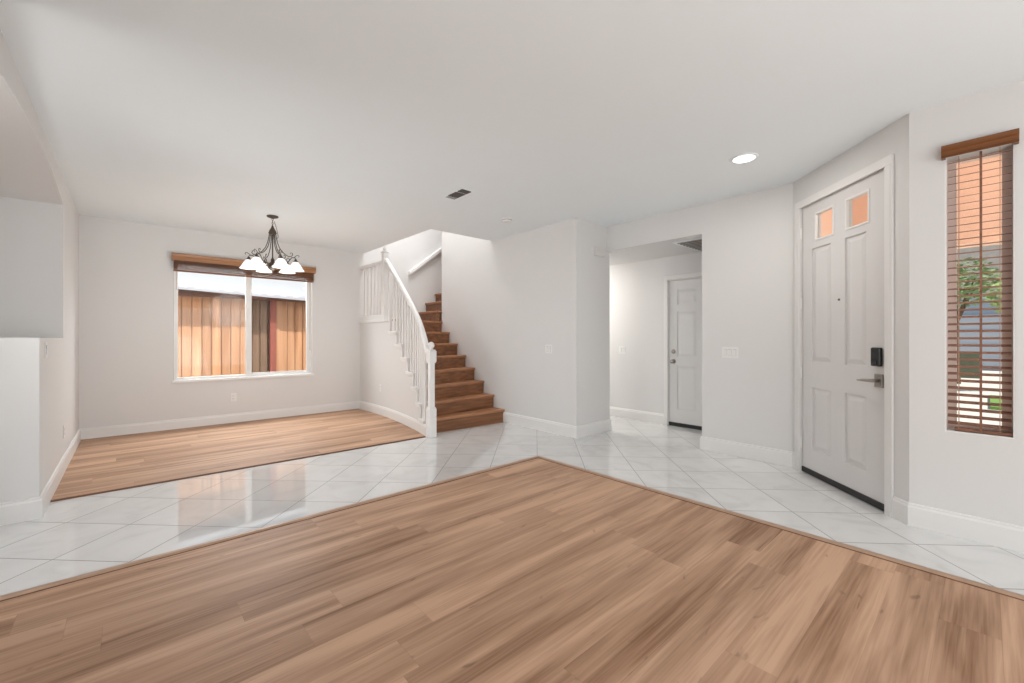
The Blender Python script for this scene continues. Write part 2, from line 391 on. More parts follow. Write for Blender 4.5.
# curved stair wall, its top stepping up with the treads
YRt = [4.78 + .243 * k for k in range(8)]                       # nosing at the flat wall
YLt = [4.82, 4.94, 5.075, 5.24, 5.455, 5.67, 5.90, 6.16]        # nosing at the open side
RZ = .193
bm = B()
def curved_prism(bm, y0, y1, off0, off1, z0, z1, n=None):
    n = n or max(2, int((y1 - y0) / .06)); yy = [y0 + (y1 - y0) * i / n for i in range(n + 1)]
    prism(bm, [(curve_x(y) + off0, y) for y in yy] + [(curve_x(y) + off1, y) for y in yy[::-1]], z0, z1)
for k in range(7): curved_prism(bm, YLt[k], YLt[k + 1], 0, .10, 0, RZ * (k + 1) - .034)
curved_prism(bm, YLt[7], 7.3, 0, .10, 0, RZ * 8 - .034)
curved_prism(bm, 4.70, YLt[0], 0, .10, 0, .12)
struct('wall_stair_curved', bm, M_wall)

# baseboards
BP = [(0, 0), (.016, 0), (.016, .122), (.010, .134), (.010, .144), (0, .150)]
def baseboard(name, path): bm = B(); sweep(bm, BP, path); return struct(name, bm, M_trim)
def ept(s): return (AX - s * R2, AY - s * R2)
baseboard('baseboard_left', [(-1.15, 4.36), (XL, 4.36), (XL, YB)])
baseboard('baseboard_back', [(XL, YB), (2.965, YB)])
baseboard('baseboard_curved', [(curve_x(y), y) for y in [7.3 - (7.3 - 4.68) * i / 26 for i in range(27)]])
baseboard('baseboard_stair', [(XS, 4.80), (XS, YJ), (4.82, YJ), (4.82, 6.36)])
baseboard('baseboard_hall_far', [(XF, 6.36), (XF, DY1 + .055)])
baseboard('baseboard_hall', [(XH + T, 1.36), (XH + T, 2.12), (XH, 2.12), (XH, AY), ept(.05)])
baseboard('baseboard_right', [ept(1.157), (XW, .34), (XW, YR)])

# ------------------------------------------------------------------ staircase
st = empty('staircase', (3.5, 4.8, 0), 0, 'curved indoor staircase with brown wood steps and white open side', 'staircase')
IS = Matrix.Translation((-3.5, -4.8, 0))
def spart(name, bm, mat, parent=st, **k):
    bm.transform(IS); return newobj(name, bm, mat, parent, **k)
for k in range(8):
    zt = RZ * (k + 1); yl, yr = YLt[k], YRt[k]
    xl = curve_x(yl) + .02
    bm = B()
    if k < 7:
        yl2, yr2 = YLt[k + 1], YRt[k + 1]
        back = [(XS - .002, yr2 + .02), (curve_x(yl2) + .02, yl2 + .02)]
        prism(bm, [(xl, yl - .028), (XS - .002, yr - .028)] + back, zt - .034, zt)
    else:
        yy = [7.298 - (7.298 - yl) * i / 8 for i in range(9)]
        prism(bm, [(xl, yl - .028), (XS - .002, yr - .028), (4.30, 6.482), (4.30, 7.298)] + [(curve_x(y) + .02, y) for y in yy][:-1], zt - .034, zt)
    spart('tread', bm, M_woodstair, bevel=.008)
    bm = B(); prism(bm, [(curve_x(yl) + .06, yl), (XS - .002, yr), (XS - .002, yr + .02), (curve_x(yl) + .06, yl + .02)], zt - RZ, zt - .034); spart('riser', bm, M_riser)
    # painted end of the riser and painted return of the tread on the open side
    bm = B(); prism(bm, [(curve_x(yl) - .006, yl - .006), (curve_x(yl) + .06, yl - .004), (curve_x(yl) + .06, yl + .02), (curve_x(yl) - .006, yl + .02)], zt - RZ + .0, zt - .034); spart('riser_end', bm, M_trim)
    if k < 7:
        bm = B(); y1 = YLt[k + 1] + .03
        n = 5; yy = [yl - .032 + (y1 - yl + .032) * i / n for i in range(n + 1)]
        prism(bm, [(curve_x(y) - .03, y) for y in yy] + [(curve_x(y) + .035, y) for y in yy[::-1]], zt - .036, zt + .002)
        prism(bm, [(curve_x(y) - .012, y) for y in yy[1:]] + [(curve_x(y) + .0, y) for y in yy[1:][::-1]], zt - .058, zt - .036)
        spart('tread_return', bm, M_trim, bevel=.004)
# landing edge and kerb under the guard rail
bm = B(); y0, y1 = YLt[7] - .02, 7.298; n = 12; yy = [y0 + (y1 - y0) * i / n for i in range(n + 1)]
prism(bm, [(curve_x(y) - .03, y) for y in yy] + [(curve_x(y) + .06, y) for y in yy[::-1]], RZ * 8 - .036, RZ * 8 + .004); spart('landing_edge', bm, M_trim, bevel=.004)
bm = B(); y0 = 6.44; yy = [y0 + (y1 - y0) * i / n for i in range(n + 1)]
prism(bm, [(curve_x(y) - .002, y) for y in yy] + [(curve_x(y) + .055, y) for y in yy[::-1]], RZ * 8 + .004, RZ * 8 + .085); spart('landing_kerb', bm, M_trim, bevel=.004)
# upper flight turning towards +x
for j, x in enumerate([4.085, 4.28, 4.50, 4.745, 4.99, 5.235, 5.48, 5.725]):
    zt = RZ * (9 + j); x2 = x + .25 if j > 1 else (4.28, 4.50)[j]
    bm = B(); box(bm, x - .028, x2 + .02, 6.482 if x > 4.12 else 6.50, 7.298, zt - .034, zt); spart('tread', bm, M_woodstair, bevel=.008)
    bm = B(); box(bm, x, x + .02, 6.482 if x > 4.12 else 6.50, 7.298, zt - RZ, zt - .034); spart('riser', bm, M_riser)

# balustrade
rl = empty('stair_railing', (2.8, 4.64, 0), 0, 'white painted stair railing with newel post and slim square balusters', 'railing')
IR = Matrix.Translation((-2.8, -4.64, 0))
def rpart(name, bm, mat=M_rail, **k):
    bm.transform(IR); return newobj(name, bm, mat, rl, **k)
def sq(bm, x, y, h0, h1, a, b_=None):
    b_ = b_ or a; box(bm, x - a, x + a, y - b_, y + b_, h0, h1)
NX, NY = 2.805, 4.655
bm = B(); sq(bm, NX, NY, 0, .36, .050); sq(bm, NX, NY, .36, .375, .045); sq(bm, NX, NY, .375, .93, .034); sq(bm, NX, NY, .93, .945, .042); sq(bm, NX, NY, .945, 1.085, .050); sq(bm, NX, NY, 1.085, 1.10, .042)
rpart('newel_post', bm, bevel=.005)
bm = B(); lathe(bm, [(.0001, 0), (.026, 0), (.022, .014), (.037, .035), (.042, .055), (.034, .08), (.018, .094), (.0001, .098)], 20, (NX, NY, 1.10)); rpart('newel_cap', bm, smooth=True)
RP = [(4.70, 1.03), (4.77, 1.115), (4.87, 1.245), (4.97, 1.365), (5.1, 1.495), (5.34, 1.685), (5.65, 1.92), (6.0, 2.19), (6.28, 2.42), (6.39, 2.50)]
def rail_z(y):
    for (a, za), (b, zb) in zip(RP, RP[1:]):
        if y <= b: return za + (zb - za) * (y - a) / (b - a)
    return RP[-1][1]
OFF = .028
def cx_(y): return curve_x(y) + OFF
bm = B(); yy = [4.695 + (6.39 - 4.695) * i / 36 for i in range(37)]
RPF = [(-.03, -.028), (-.036, .0), (-.028, .022), (-.012, .032), (.012, .032), (.028, .022), (.036, 0), (.03, -.028)]
sweep(bm, RPF, [(cx_(y), y, rail_z(y)) for y in yy]); rpart('handrail', bm, smooth=False)
PX, PY = cx_(6.42), 6.42
bm = B(); sq(bm, PX, PY, RZ * 8, 2.60, .045); sq(bm, PX, PY, 2.60, 2.612, .038); sq(bm, PX, PY, 2.612, 2.63, .054); rpart('landing_post', bm, bevel=.005)
bm = B(); lathe(bm, [(.0001, 0), (.026, 0), (.02, .012), (.034, .03), (.036, .045), (.026, .065), (.0001, .076)], 18, (PX, PY, 2.63)); rpart('post_cap', bm, smooth=True)
bm = B(); sweep(bm, RPF, [(cx_(y), y, 2.475) for y in [6.46 + (7.296 - 6.46) * i / 8 for i in range(9)]]); rpart('guard_handrail', bm)
for k in range(7):
    a, b_ = YLt[k], YLt[k + 1]
    n = 2 if b_ - a > .12 else 1
    for j in range(n if k < 7 else 1):
        y = a + (b_ - a) * ((j + .35) / n) if n > 1 else a + (b_ - a) * .4
        if y < 4.73: continue
        bm = B(); sq(bm, cx_(y), y, RZ * (k + 1), rail_z(y) - .022, .0145); rpart('baluster', bm)
bm = B(); y = 6.27; sq(bm, cx_(y), y, RZ * 8, rail_z(y) - .022, .0145); rpart('baluster', bm)
for i in range(6):
    y = 6.545 + i * .125; bm = B(); sq(bm, cx_(y), y, RZ * 8 + .085, 2.45, .0145); rpart('baluster', bm)

# wall handrail in the stairwell
hr = empty('wall_handrail', (3.9, 7.25, 2.48), 0, 'white straight handrail fixed to the wall above the upper flight', 'handrail')
def hpart(name, bm, mat=M_rail, **k): bm.transform(Matrix.Translation((-3.9, -7.25, -2.48))); return newobj(name, bm, mat, hr, **k)
bm = B(); dz = (3.03 - 2.48) / (4.60 - 3.896)
pp = [(3.90, 7.205, 2.44), (5.55, 7.205, 2.44 + dz * 1.65)]
V = []
prof = [(7.22, 0), (7.22, .06), (7.23, .07), (7.285, .07), (7.299, .062), (7.299, 0)]
a = [bm.verts.new((pp[0][0], p, pp[0][2] + q)) for p, q in prof]; b2 = [bm.verts.new((pp[1][0], p, pp[1][2] + q)) for p, q in prof]
bm.faces.new(a); bm.faces.new(b2[::-1])
for i in range(6): bm.faces.new((a[i], b2[i], b2[(i + 1) % 6], a[(i + 1) % 6]))
hpart('rail', bm)
# ------------------------------------------------------------------ doors
def panel_leaf(w, h, th, panels, holes, M, y0=0.0):
    """leaf in local coords x 0..w, face at y0 looking to -y, thickness th towards +y"""
    bm = B()
    for a, b_, c, d in grid_cells(0, w, 0.0, h, panels + holes): box(bm, a, b_, y0, y0 + th, c, d, M=M)
    for (a, b_, c, d) in panels:
        box(bm, a, b_, y0 + .012, y0 + th, c, d, M=M)
        i = .030; j = .048
        P = [(a + i * .35, y0 + .012, c + i * .35), (b_ - i * .35, y0 + .012, c + i * .35), (b_ - i * .35, y0 + .012, d - i * .35), (a + i * .35, y0 + .012, d - i * .35)]
        Q = [(a + j, y0 + .003, c + j), (b_ - j, y0 + .003, c + j), (b_ - j, y0 + .003, d - j), (a + j, y0 + .003, d - j)]
        pv = [bm.verts.new(M @ Vector(p)) for p in P]; qv = [bm.verts.new(M @ Vector(q)) for q in Q]
        bm.faces.new(qv)
        for t in range(4): bm.faces.new((pv[t], pv[(t + 1) % 4], qv[(t + 1) % 4], qv[t]))
    return bm
# front door: local x along wall from its hinge side
def MEo(dx=0, dy=0, dz=0): return ME @ Matrix.Translation((dx, dy, dz))
s0, s1 = .125, 1.085; LW = s1 - s0
fp = [(.13, .375, .775, 2.06), (.54, .755, .775, 2.06)]
fp = [(.13, .375, 1.03, 2.05), (.54, .76, 1.03, 2.05), (.13, .375, .24, .80), (.54, .76, .24, .80)]
fl = [(.185, .405, 2.12, 2.35), (.56, .785, 2.12, 2.35)]
ftilt = .02
d1 = newobj('door_1', panel_leaf(LW, 2.445, .044, [(a, b, c - .02, d - .02) for a, b, c, d in fp], [(a, b, c - .02, d - .02) for a, b, c, d in fl], MEo(s0, .015, .02)), M_door, kind='structure')
tag(d1, 'tall white panelled front door with two small square lites at its top', 'door')
bm = B()
for a, b, z0, z1 in ((.055, .118, 0, 2.455), (1.092, 1.155, 0, 2.455), (.055, 1.155, 2.455, 2.52)):
    box(bm, a, b, -.018, 0, z0, z1, M=ME)
    if z0 == 0:
        box(bm, a + .01 if a < .5 else b - .02, a + .02 if a < .5 else b - .01, -.022, -.018, z0, z1, M=ME)
newobj('casing', bm, M_trim, d1, bevel=.003)
bm = B(); box(bm, .105, .12, .0, .14, 0, 2.475, M=ME); box(bm, 1.09, 1.10, .0, .14, 0, 2.475, M=ME); box(bm, .12, 1.09, .0, .14, 2.467, 2.475, M=ME)
box(bm, .12, 1.09, .062, .08, 2.44, 2.475, M=ME)
newobj('jamb', bm, M_door, d1)
for a, b, c, d in fl:
    bm = B(); i = .012
    for q in ((a - i, a + .004, c - i, d + i), (b - .004, b + i, c - i, d + i), (a, b, c - i, c + .004), (a, b, d - .004, d + i)):
        box(bm, s0 + q[0], s0 + q[1], .008, .03, q[2], q[3], M=ME)
    lf = newobj('lite_frame', bm, M_trim, d1, bevel=.003)
    bm = B(); box(bm, s0 + a, s0 + b, .034, .040, c, d, M=ME); newobj('pane', bm, M_glass, lf)
bm = B(); box(bm, s0 + .0, s1, .004, .016, .006, .052, M=ME); newobj('door_sweep', bm, M_black, d1)
bm = B(); box(bm, .12, 1.09, .016, .14, 0.0, .018, M=ME); newobj('threshold', bm, M_black, d1)
bm = B(); box(bm, .962, 1.043, -.016, .0148, 1.037, 1.175, M=ME); kp = newobj('keypad_lock', bm, M_blackp, d1, bevel=.01)
bm = B(); box(bm, .985, 1.02, -.019, -.016, 1.052, 1.078, M=ME); newobj('thumb_turn', bm, M_black, kp, bevel=.002)
bm = B(); box(bm, .975, 1.05, .001, .0148, .885, .983, M=ME); lh = newobj('lever_handle', bm, M_nickel, d1, bevel=.006)
bm = B(); tube(bm, [ME @ Vector((1.012, .001, .934)), ME @ Vector((1.012, -.045, .934)), ME @ Vector((.995, -.055, .934)), ME @ Vector((.94, -.055, .932)), ME @ Vector((.885, -.050, .928))], [.014, .013, .012, .010, .006], 10); newobj('lever', bm, M_nickel, lh, smooth=True)
bm = B(); tube(bm, [ME @ Vector((.60, .0148, 1.56)), ME @ Vector((.60, .008, 1.56))], .009, 12); newobj('peephole', bm, M_bronze, d1)
for z in (2.22, 1.57, .92, .27):
    bm = B(); tube(bm, [ME @ Vector((.121, .004, z - .05)), ME @ Vector((.121, .004, z + .05))], .007, 8); newobj('hinge', bm, M_plastic, d1)

# hall door (six panels) in the far hall wall; local x runs towards -y, face looks to -x
MH = Matrix(((0, 1, 0, XF), (-1, 0, 0, DY1 - .012), (0, 0, 1, 0), (0, 0, 0, 1)))
hw = DY1 - DY0 - .02
hp = [(.12, .40, 1.72, 1.93), (.50, .78, 1.72, 1.93), (.12, .40, .98, 1.62), (.50, .78, .98, 1.62), (.12, .40, .24, .86), (.50, .78, .24, .86)]
d2 = newobj('door_2', panel_leaf(hw, 2.04, .04, [(a, b, c - .02, d - .02) for a, b, c, d in hp], [], MH @ Matrix.Translation((0, .02, .02))), M_door2, kind='structure')
tag(d2, 'white six-panel door at the far side of the hall', 'door')
bm = B()
for a, b, z0, z1 in ((-.068, -.008, 0, 2.075), (hw + .008, hw + .068, 0, 2.075), (-.068, hw + .068, 2.075, 2.135)): box(bm, a, b, -.016, 0, z0, z1, M=MH)
newobj('casing', bm, M_trim, d2, bevel=.003)
bm = B(); box(bm, -.012, -.002, 0, .12, 0, 2.07, M=MH); box(bm, hw + .0, hw + .01, 0, .12, 0, 2.07, M=MH); box(bm, -.002, hw, 0, .12, 2.062, 2.07, M=MH); newobj('jamb', bm, M_trim, d2)
bm = B(); box(bm, .0, hw, .008, .019, .006, .052, M=MH); newobj('door_sweep', bm, M_black, d2)
bm = B(); box(bm, 0, hw, .02, .12, 0, .018, M=MH); newobj('threshold', bm, M_black, d2)
for z, nm in ((.915, 'door_knob'), (1.055, 'deadbolt')):
    MM = MH @ Matrix.Translation((.065, .0198, z)) @ Matrix.Rotation(PI / 2, 4, 'X')
    bm = B(); lathe(bm, [(.0001, 0), (.032, 0), (.032, .008), (.014, .012), (.012, .03), (.026, .04), (.028, .055), (.018, .066), (.0001, .068)] if nm == 'door_knob' else [(.0001, 0), (.030, 0), (.030, .010), (.022, .018), (.0001, .018)], 20, M=MM)
    newobj(nm, bm, M_nickel, d2, smooth=True)

# ------------------------------------------------------------------ dining window
w1 = empty('window_1', (1.3, YB, WZ0), 0, 'white sliding window of the dining room facing the wood fence', 'window', kind='structure')
def wpart(name, bm, mat, par, origin, **k): bm.transform(Matrix.Translation([-c for c in origin])); return newobj(name, bm, mat, par, **k)
O1 = (1.3, YB, WZ0)
bm = B(); e = .012
for a, b, c, d in grid_cells(WX0, WX1, WZ0, WZ1, [(WX0 + e, WX1 - e, WZ0 + e, WZ1 - e)]): box(bm, a, b, YB - .004, YB + T, c, d)
for a, b, c, d in grid_cells(WX0 + e, WX1 - e, WZ0 + e, WZ1 - e, [(WX0 + .05, WX1 - .06, WZ0 + .042, WZ1 - .05)]): box(bm, a, b, YB + .04, YB + .10, c, d)
fr = wpart('window_frame', bm, M_vinyl, w1, O1, bevel=.003)
bm = B(); box(bm, 1.262, 1.318, YB + .035, YB + .09, WZ0 + .042, WZ1 - .05); wpart('mullion', bm, M_vinyl, w1, O1, bevel=.003)
bm = B()
for a, b, c, d in grid_cells(1.318, WX1 - .06, WZ0 + .042, WZ1 - .05, [(1.34, WX1 - .08, WZ0 + .062, WZ1 - .07)]): box(bm, a, b, YB + .05, YB + .08, c, d)
wpart('sash', bm, M_vinyl, w1, O1)
bm = B(); box(bm, WX0 + .05, 1.262, YB + .070, YB + .074, WZ0 + .042, WZ1 - .05); wpart('pane', bm, M_glass, w1, O1)
bm = B(); box(bm, 1.34, WX1 - .08, YB + .062, YB + .066, WZ0 + .062, WZ1 - .07); wpart('pane', bm, M_glass, w1, O1)
bm = B(); box(bm, WX0 - .02, WX1 + .02, YB - .022, YB - .0002, WZ0 - .028, WZ0 + .006); wpart('window_sill', bm, M_trim, w1, O1, bevel=.004)

bl = empty('window_blind', (1.3, YB, 2.39), 0, 'brown wooden blind drawn up under a valance at the dining window', 'blind')
OB = (1.3, YB, 2.39)
bm = B(); prof = [(YB - .001, 2.385), (YB - .082, 2.385), (YB - .090, 2.375), (YB - .086, 2.345), (YB - .078, 2.335), (YB - .078, 2.290), (YB - .060, 2.290), (YB - .060, 2.33), (YB - .001, 2.33)]
prism_axis(bm, prof, .395, 2.215, 'x'); wpart('valance', bm, M_val, bl, OB)
for sgn, x in ((0, .395), (1, 2.197)):
    bm = B(); box(bm, x, x + .018, YB - .06, YB - .001, 2.290, 2.33); wpart('valance_return', bm, M_val, bl, OB)
random.seed(3)
for i in range(24):
    z = 2.322 - i * .0062; dx = random.uniform(-.004, .004); dy = random.uniform(-.002, .002)
    bm = B(); box(bm, .418 + dx, 2.19 + dx, YB - .056 + dy, YB - .006 + dy, z - .0028, z); wpart('slat', bm, M_blind, bl, OB)
bm = B(); box(bm, .418, 2.19, YB - .057, YB - .006, 2.146, 2.168); wpart('bottom_rail', bm, M_blind, bl, OB, bevel=.003)
for x in (.445, 2.13):
    bm = B(); tube(bm, [(x, YB - .062, 2.33), (x, YB - .063, 1.9 if x < 1 else 1.05)], .0025, 6); wpart('cord', bm, plain('cord_brown', (.25, .13, .07, 1), .7), bl, OB)
    

# ------------------------------------------------------------------ sidelight window and its blind
w2 = empty('window_2', (XW, .03, .65), 0, 'narrow tall sidelight window beside the front door', 'window', kind='structure')
O2 = (XW, .03, .65)
bm = B()
for a, b, c, d in grid_cells(-.115, .175, .65, 2.39, [(-.107, .167, .658, 2.382)]): box(bm, XW + .002, XW + .14, a, b, c, d)
wpart('jamb_liner', bm, M_trim, w2, O2); bm = B()
for a, b, c, d in grid_cells(-.107, .167, .658, 2.382, [(-.065, .125, .70, 2.365)]): box(bm, XW + .085, XW + .135, a, b, c, d)
wpart('window_frame', bm, M_vinyl_peachlit, w2, O2)
bm = B(); box(bm, XW + .105, XW + .109, -.065, .125, .70, 2.365); wpart('pane', bm, M_glass, w2, O2)

b2_ = empty('wood_blind', (XW, .03, 2.44), 0, 'brown wooden slat blind let down over the narrow window by the front door', 'blind')
OV = (XW, .03, 2.44)
bm = B(); prof = [(XW - .001, 2.448), (XW - .058, 2.448), (XW - .064, 2.440), (XW - .060, 2.418), (XW - .054, 2.410), (XW - .054, 2.392), (XW - .058, 2.384), (XW - .052, 2.374), (XW - .044, 2.374), (XW - .044, 2.435), (XW - .001, 2.435)]
prism_axis(bm, prof, -.128, .188, 'y'); wpart('valance', bm, M_valy, b2_, OV)
for y in (-.128, .170):
    bm = B(); box(bm, XW - .044, XW - .001, y, y + .018, 2.374, 2.435); wpart('valance_return', bm, M_valy, b2_, OV)
tilt = math.radians(13)
zs = 2.372 - .045 * .4
nsl = 0
while zs > .70:
    bm = B()
    Ms = Matrix.Translation((XW + .034, .03, zs)) @ Matrix.Rotation(-tilt, 4, 'Y')
    box(bm, -.025, .025, -.132, .132, -.0015, .0015, M=Ms); wpart('slat', bm, M_blindy, b2_, OV)
    zs -= .0445; nsl += 1
bm = B(); box(bm, XW + .012, XW + .058, -.132, .132, .662, .680); wpart('bottom_rail', bm, M_blindy, b2_, OV, bevel=.003)
bm = B(); box(bm, XW + .004, XW + .007, .015, .026, .675, 2.40); wpart('ladder_tape', bm, M_blindy, b2_, OV)
for y in (-.058, .112):
    bm = B(); box(bm, XW + .006, XW + .008, y, y + .003, .675, 2.40); box(bm, XW + .059, XW + .061, y, y + .003, .675, 2.40); wpart('ladder_cord', bm, plain('cord_tan', (.45, .28, .2, 1), .8), b2_, OV)

# rear glass doors behind the camera
w3 = empty('window_3', (1.7, YR, 0), 0, 'wide glass doors at the rear of the living room', 'window', kind='structure')
bm = B()
for a, b, c, d in grid_cells(0, 3.4, .05, 2.4, [(.06, 1.67, .11, 2.34), (1.73, 3.34, .11, 2.34)]): box(bm, a, b, YR - .09, YR - .03, c, d)
wpart('window_frame', bm, M_vinyl, w3, (1.7, YR, 0))
for x0, x1 in ((.06, 1.67), (1.73, 3.34)):
    bm = B(); box(bm, x0, x1, YR - .062, YR - .056, .11, 2.34); wpart('pane', bm, M_glass, w3, (1.7, YR, 0))

# ------------------------------------------------------------------ chandelier
CX, CY = 1.285, 5.83
ch = empty('chandelier', (CX, CY, H), 0, 'bronze chandelier with six white bell shades hanging in the dining room', 'chandelier')
def cpart(name, bm, mat, par=ch, **k): return newobj(name, bm, mat, par, **k)     # local coords, z = 0 at ceiling
bm = B(); lathe(bm, [(.0001, 0), (.062, 0), (.066, -.006), (.060, -.016), (.03, -.026), (.012, -.034), (.0001, -.034)], 24); cpart('canopy', bm, M_bronze, smooth=True)
bm = B()
for i in range(4):   # chain links
    z = -.045 - i * .022; R = Matrix.Translation((0, 0, z)) @ Matrix.Rotation(i * PI / 2, 4, 'Z')
    pts = [R @ Vector((.008 * math.cos(t), 0, .015 * math.sin(t))) for t in [2 * PI * j / 12 for j in range(13)]]
    tube(bm, pts, .0028, 6)
cpart('chain', bm, M_bronze)
bm = B(); lathe(bm, [(.0001, -.115), (.010, -.118), (.014, -.14), (.034, -.175), (.042, -.20), (.046, -.212), (.034, -.222), (.014, -.226), (.008, -.25), (.007, -.50), (.012, -.52), (.022, -.54), (.016, -.555), (.030, -.575), (.050, -.600), (.056, -.62), (.045, -.645), (.026, -.662), (.010, -.67), (.013, -.685), (.0001, -.70)], 20); cpart('column', bm, M_bronze, smooth=True)
RS = .255
# shade points
zb = -.655
bm = B(); tube(bm, [(.02, .01, -.06), (.045, .02, -.13), (.06, .03, -.19), (.07, .03, -.24), (.05, .02, -.27)], .003, 6); cpart('cord', bm, M_bronze)
for i in range(6):
    a = TH - PI / 2 + .515 + math.radians(-130 + 60 * i); ca, sa = math.cos(a), math.sin(a)
    P = lambda r, z: (r * ca, r * sa, z)
    bm = B()
    # main long arm: from the crown, hugging the column, sweeping out
    tube(bm, [P(.034, -.21), P(.040, -.26), P(.052, -.32), P(.075, -.385), P(.105, -.43), P(.14, -.465), P(.175, -.485), P(.205, -.482), P(.222, -.462), P(.215, -.44), P(.198, -.438), P(.192, -.455)], [.005] * 9 + [.004, .003, .003], 8)
    # lower arm: from the hub, out and over the shade holder, ending in a scroll
    tube(bm, [P(.03, -.60), P(.075, -.615), P(.12, -.60), P(.16, -.565), P(.19, -.525), P(.21, -.497), P(.238, -.495), P(.255, -.510), P(.255, -.54)], .0052, 8)
    tube(bm, [P(.235, -.495), P(.262, -.470), P(.282, -.462), P(.294, -.475), P(.286, -.488)], .0038, 6)
    ar = cpart('arm', bm, M_bronze, smooth=True)
    bm = B(); lathe(bm, [(.0001, 0), (.012, -.002), (.016, -.018), (.028, -.028), (.030, -.042), (.0001, -.042)], 16, (RS * ca, RS * sa, -.515)); cpart('shade_holder', bm, M_bronze, ar, smooth=True)
    outp = [(.028, -.040), (.034, -.048), (.052, -.070), (.068, -.100), (.083, -.128), (.098, -.145)]
    inn = [(r - .003, z - .002) for r, z in outp[::-1]]
    bm = B(); lathe(bm, outp + inn, 24, (RS * ca, RS * sa, -.510), close=True); cpart('lamp_shade', bm, M_lamp, smooth=True)
    bm = B(); lathe(bm, [(.0001, -.05), (.012, -.052), (.014, -.07), (.024, -.095), (.024, -.11), (.012, -.126), (.0001, -.13)], 12, (RS * ca, RS * sa, -.510)); cpart('bulb', bm, M_can, ar, smooth=True)
light('chandelier_glow', 'POINT', (CX, CY, H - 1.0), 18, (1, .98, .95), radius=.3)

# ------------------------------------------------------------------ ceiling fixtures
def disc_fix(name, x, y, r, label, cat):
    e_ = empty(name, (x, y, H), 0, label, cat); return e_
cl = disc_fix('recessed_light', 3.79, 1.34, .1, 'round lit recessed ceiling light in front of the entry door', 'ceiling light')
bm = B(); lathe(bm, [(.083, -.0005), (.083, -.010), (.100, -.007), (.108, -.0005)], 36, close=True); newobj('trim_ring', bm, M_ceil, cl, smooth=True)
bm = B(); lathe(bm, [(.0001, -.006), (.0825, -.006), (.0825, -.001), (.0001, -.001)], 36); newobj('lens', bm, M_can, cl)
light('recessed_glow', 'AREA', (3.79, 1.34, H - .02), 6, (1, .97, .93), target=(3.79, 1.34, 0), size=.14, size_y=.14)
sd = disc_fix('smoke_detector', 3.51, 4.01, .07, 'round white smoke detector on the ceiling near the stairwell', 'smoke detector')
bm = B(); lathe(bm, [(.0001, -.0005), (.070, -.0005), (.070, -.008), (.060, -.012), (.058, -.034), (.045, -.040), (.0001, -.040)], 28); newobj('body', bm, M_plastic, sd)
bm = B(); lathe(bm, [(.059, -.016), (.059, -.020), (.0605, -.020), (.0605, -.016)], 28, close=True); newobj('vent_ring', bm, M_slot, sd)
# ceiling register
cv = empty('ceiling_vent', (2.515, 3.645, H), 0, 'small rectangular air vent in the main ceiling', 'vent')
bm = B(); FX, FY = .085, .185
for a, b, c, d in grid_cells(-FX, FX, -FY, FY, [(-.058, .058, -.155, .155)]): box(bm, a, b, c, d, -.008, -.0005)
newobj('frame', bm, M_ceil, cv, bevel=.003)
bm = B(); box(bm, -.058, .058, -.155, .155, -.002, -.0005); newobj('backing', bm, M_ventd, cv)
for i in range(9):
    x = -.052 + i * .013
    bm = B(); box(bm, -.0005, .0005, -.155, .155, -.006, .006, M=Matrix.Translation((x, 0, -.0085)) @ Matrix.Rotation(math.radians(-42), 4, 'Y')); newobj('louver', bm, M_slot, cv)
bm = B(); box(bm, -.058, .058, -.068, -.052, -.010, -.002); newobj('divider', bm, M_ceil, cv)
bm = B(); box(bm, -.058, .058, .10, .155, -.010, -.002); newobj('damper_plate', bm, M_ceil, cv)
# return grille in the hall ceiling
rg = empty('return_grille', (5.31, 2.18, HL), 0, 'large dark louvred return air grille in the hall ceiling', 'air grille')
bm = B()
for a, b, c, d in grid_cells(-.39, .39, -.36, .375, [(-.36, .36, -.33, .345)]): box(bm, a, b, c, d, -.010, -.0005)
newobj('frame', bm, M_ceil, rg, bevel=.003)
bm = B(); box(bm, -.36, .36, -.33, .345, -.002, -.0005); newobj('backing', bm, M_ventd, rg)
for i in range(9):
    x = -.32 + i * .08
    bm = B(); box(bm, -.006, .006, -.33, .345, -.012, -.003, M=Matrix.Translation((x, 0, 0))); newobj('louver', bm, M_grille, rg)

# ------------------------------------------------------------------ plates
def plate(name, pos, rz, gangs, kind, label, w_=None):
    """local: x across, -y out of the wall"""
    e_ = empty(name, pos, rz, label, 'light switch' if kind == 'switch' else 'power outlet')
    w_ = w_ or (.072 + .046 * (gangs - 1)); h_ = .117
    bm = B(); box(bm, -w_ / 2, w_ / 2, -.006, -.0002, -h_ / 2, h_ / 2); newobj('cover_plate', bm, M_plastic, e_, bevel=.002)
    for g in range(gangs):
        x = (g - (gangs - 1) / 2) * .046
        if kind == 'switch':
            bm = B(); box(bm, x - .0165, x + .0165, -.0066, -.006, -.034, .034); gp = newobj('rocker_surround', bm, M_slot, e_)
            bm = B(); box(bm, x - .0155, x + .0155, -.010, -.0066, -.033, .033, M=Matrix.Rotation(.04, 4, 'X')); newobj('rocker', bm, M_plastic, gp, bevel=.001)
        else:
            for z in (-.02, .02):
                bm = B(); box(bm, x - .015, x + .015, -.008, -.006, z - .014, z + .014); sk = newobj('socket', bm, M_plastic, e_, bevel=.003)
                bm = B(); box(bm, x - .008, x - .005, -.0084, -.008, z - .004, z + .007); box(bm, x + .005, x + .008, -.0084, -.008, z - .004, z + .007); newobj('slots', bm, M_slot, sk)
    return e_
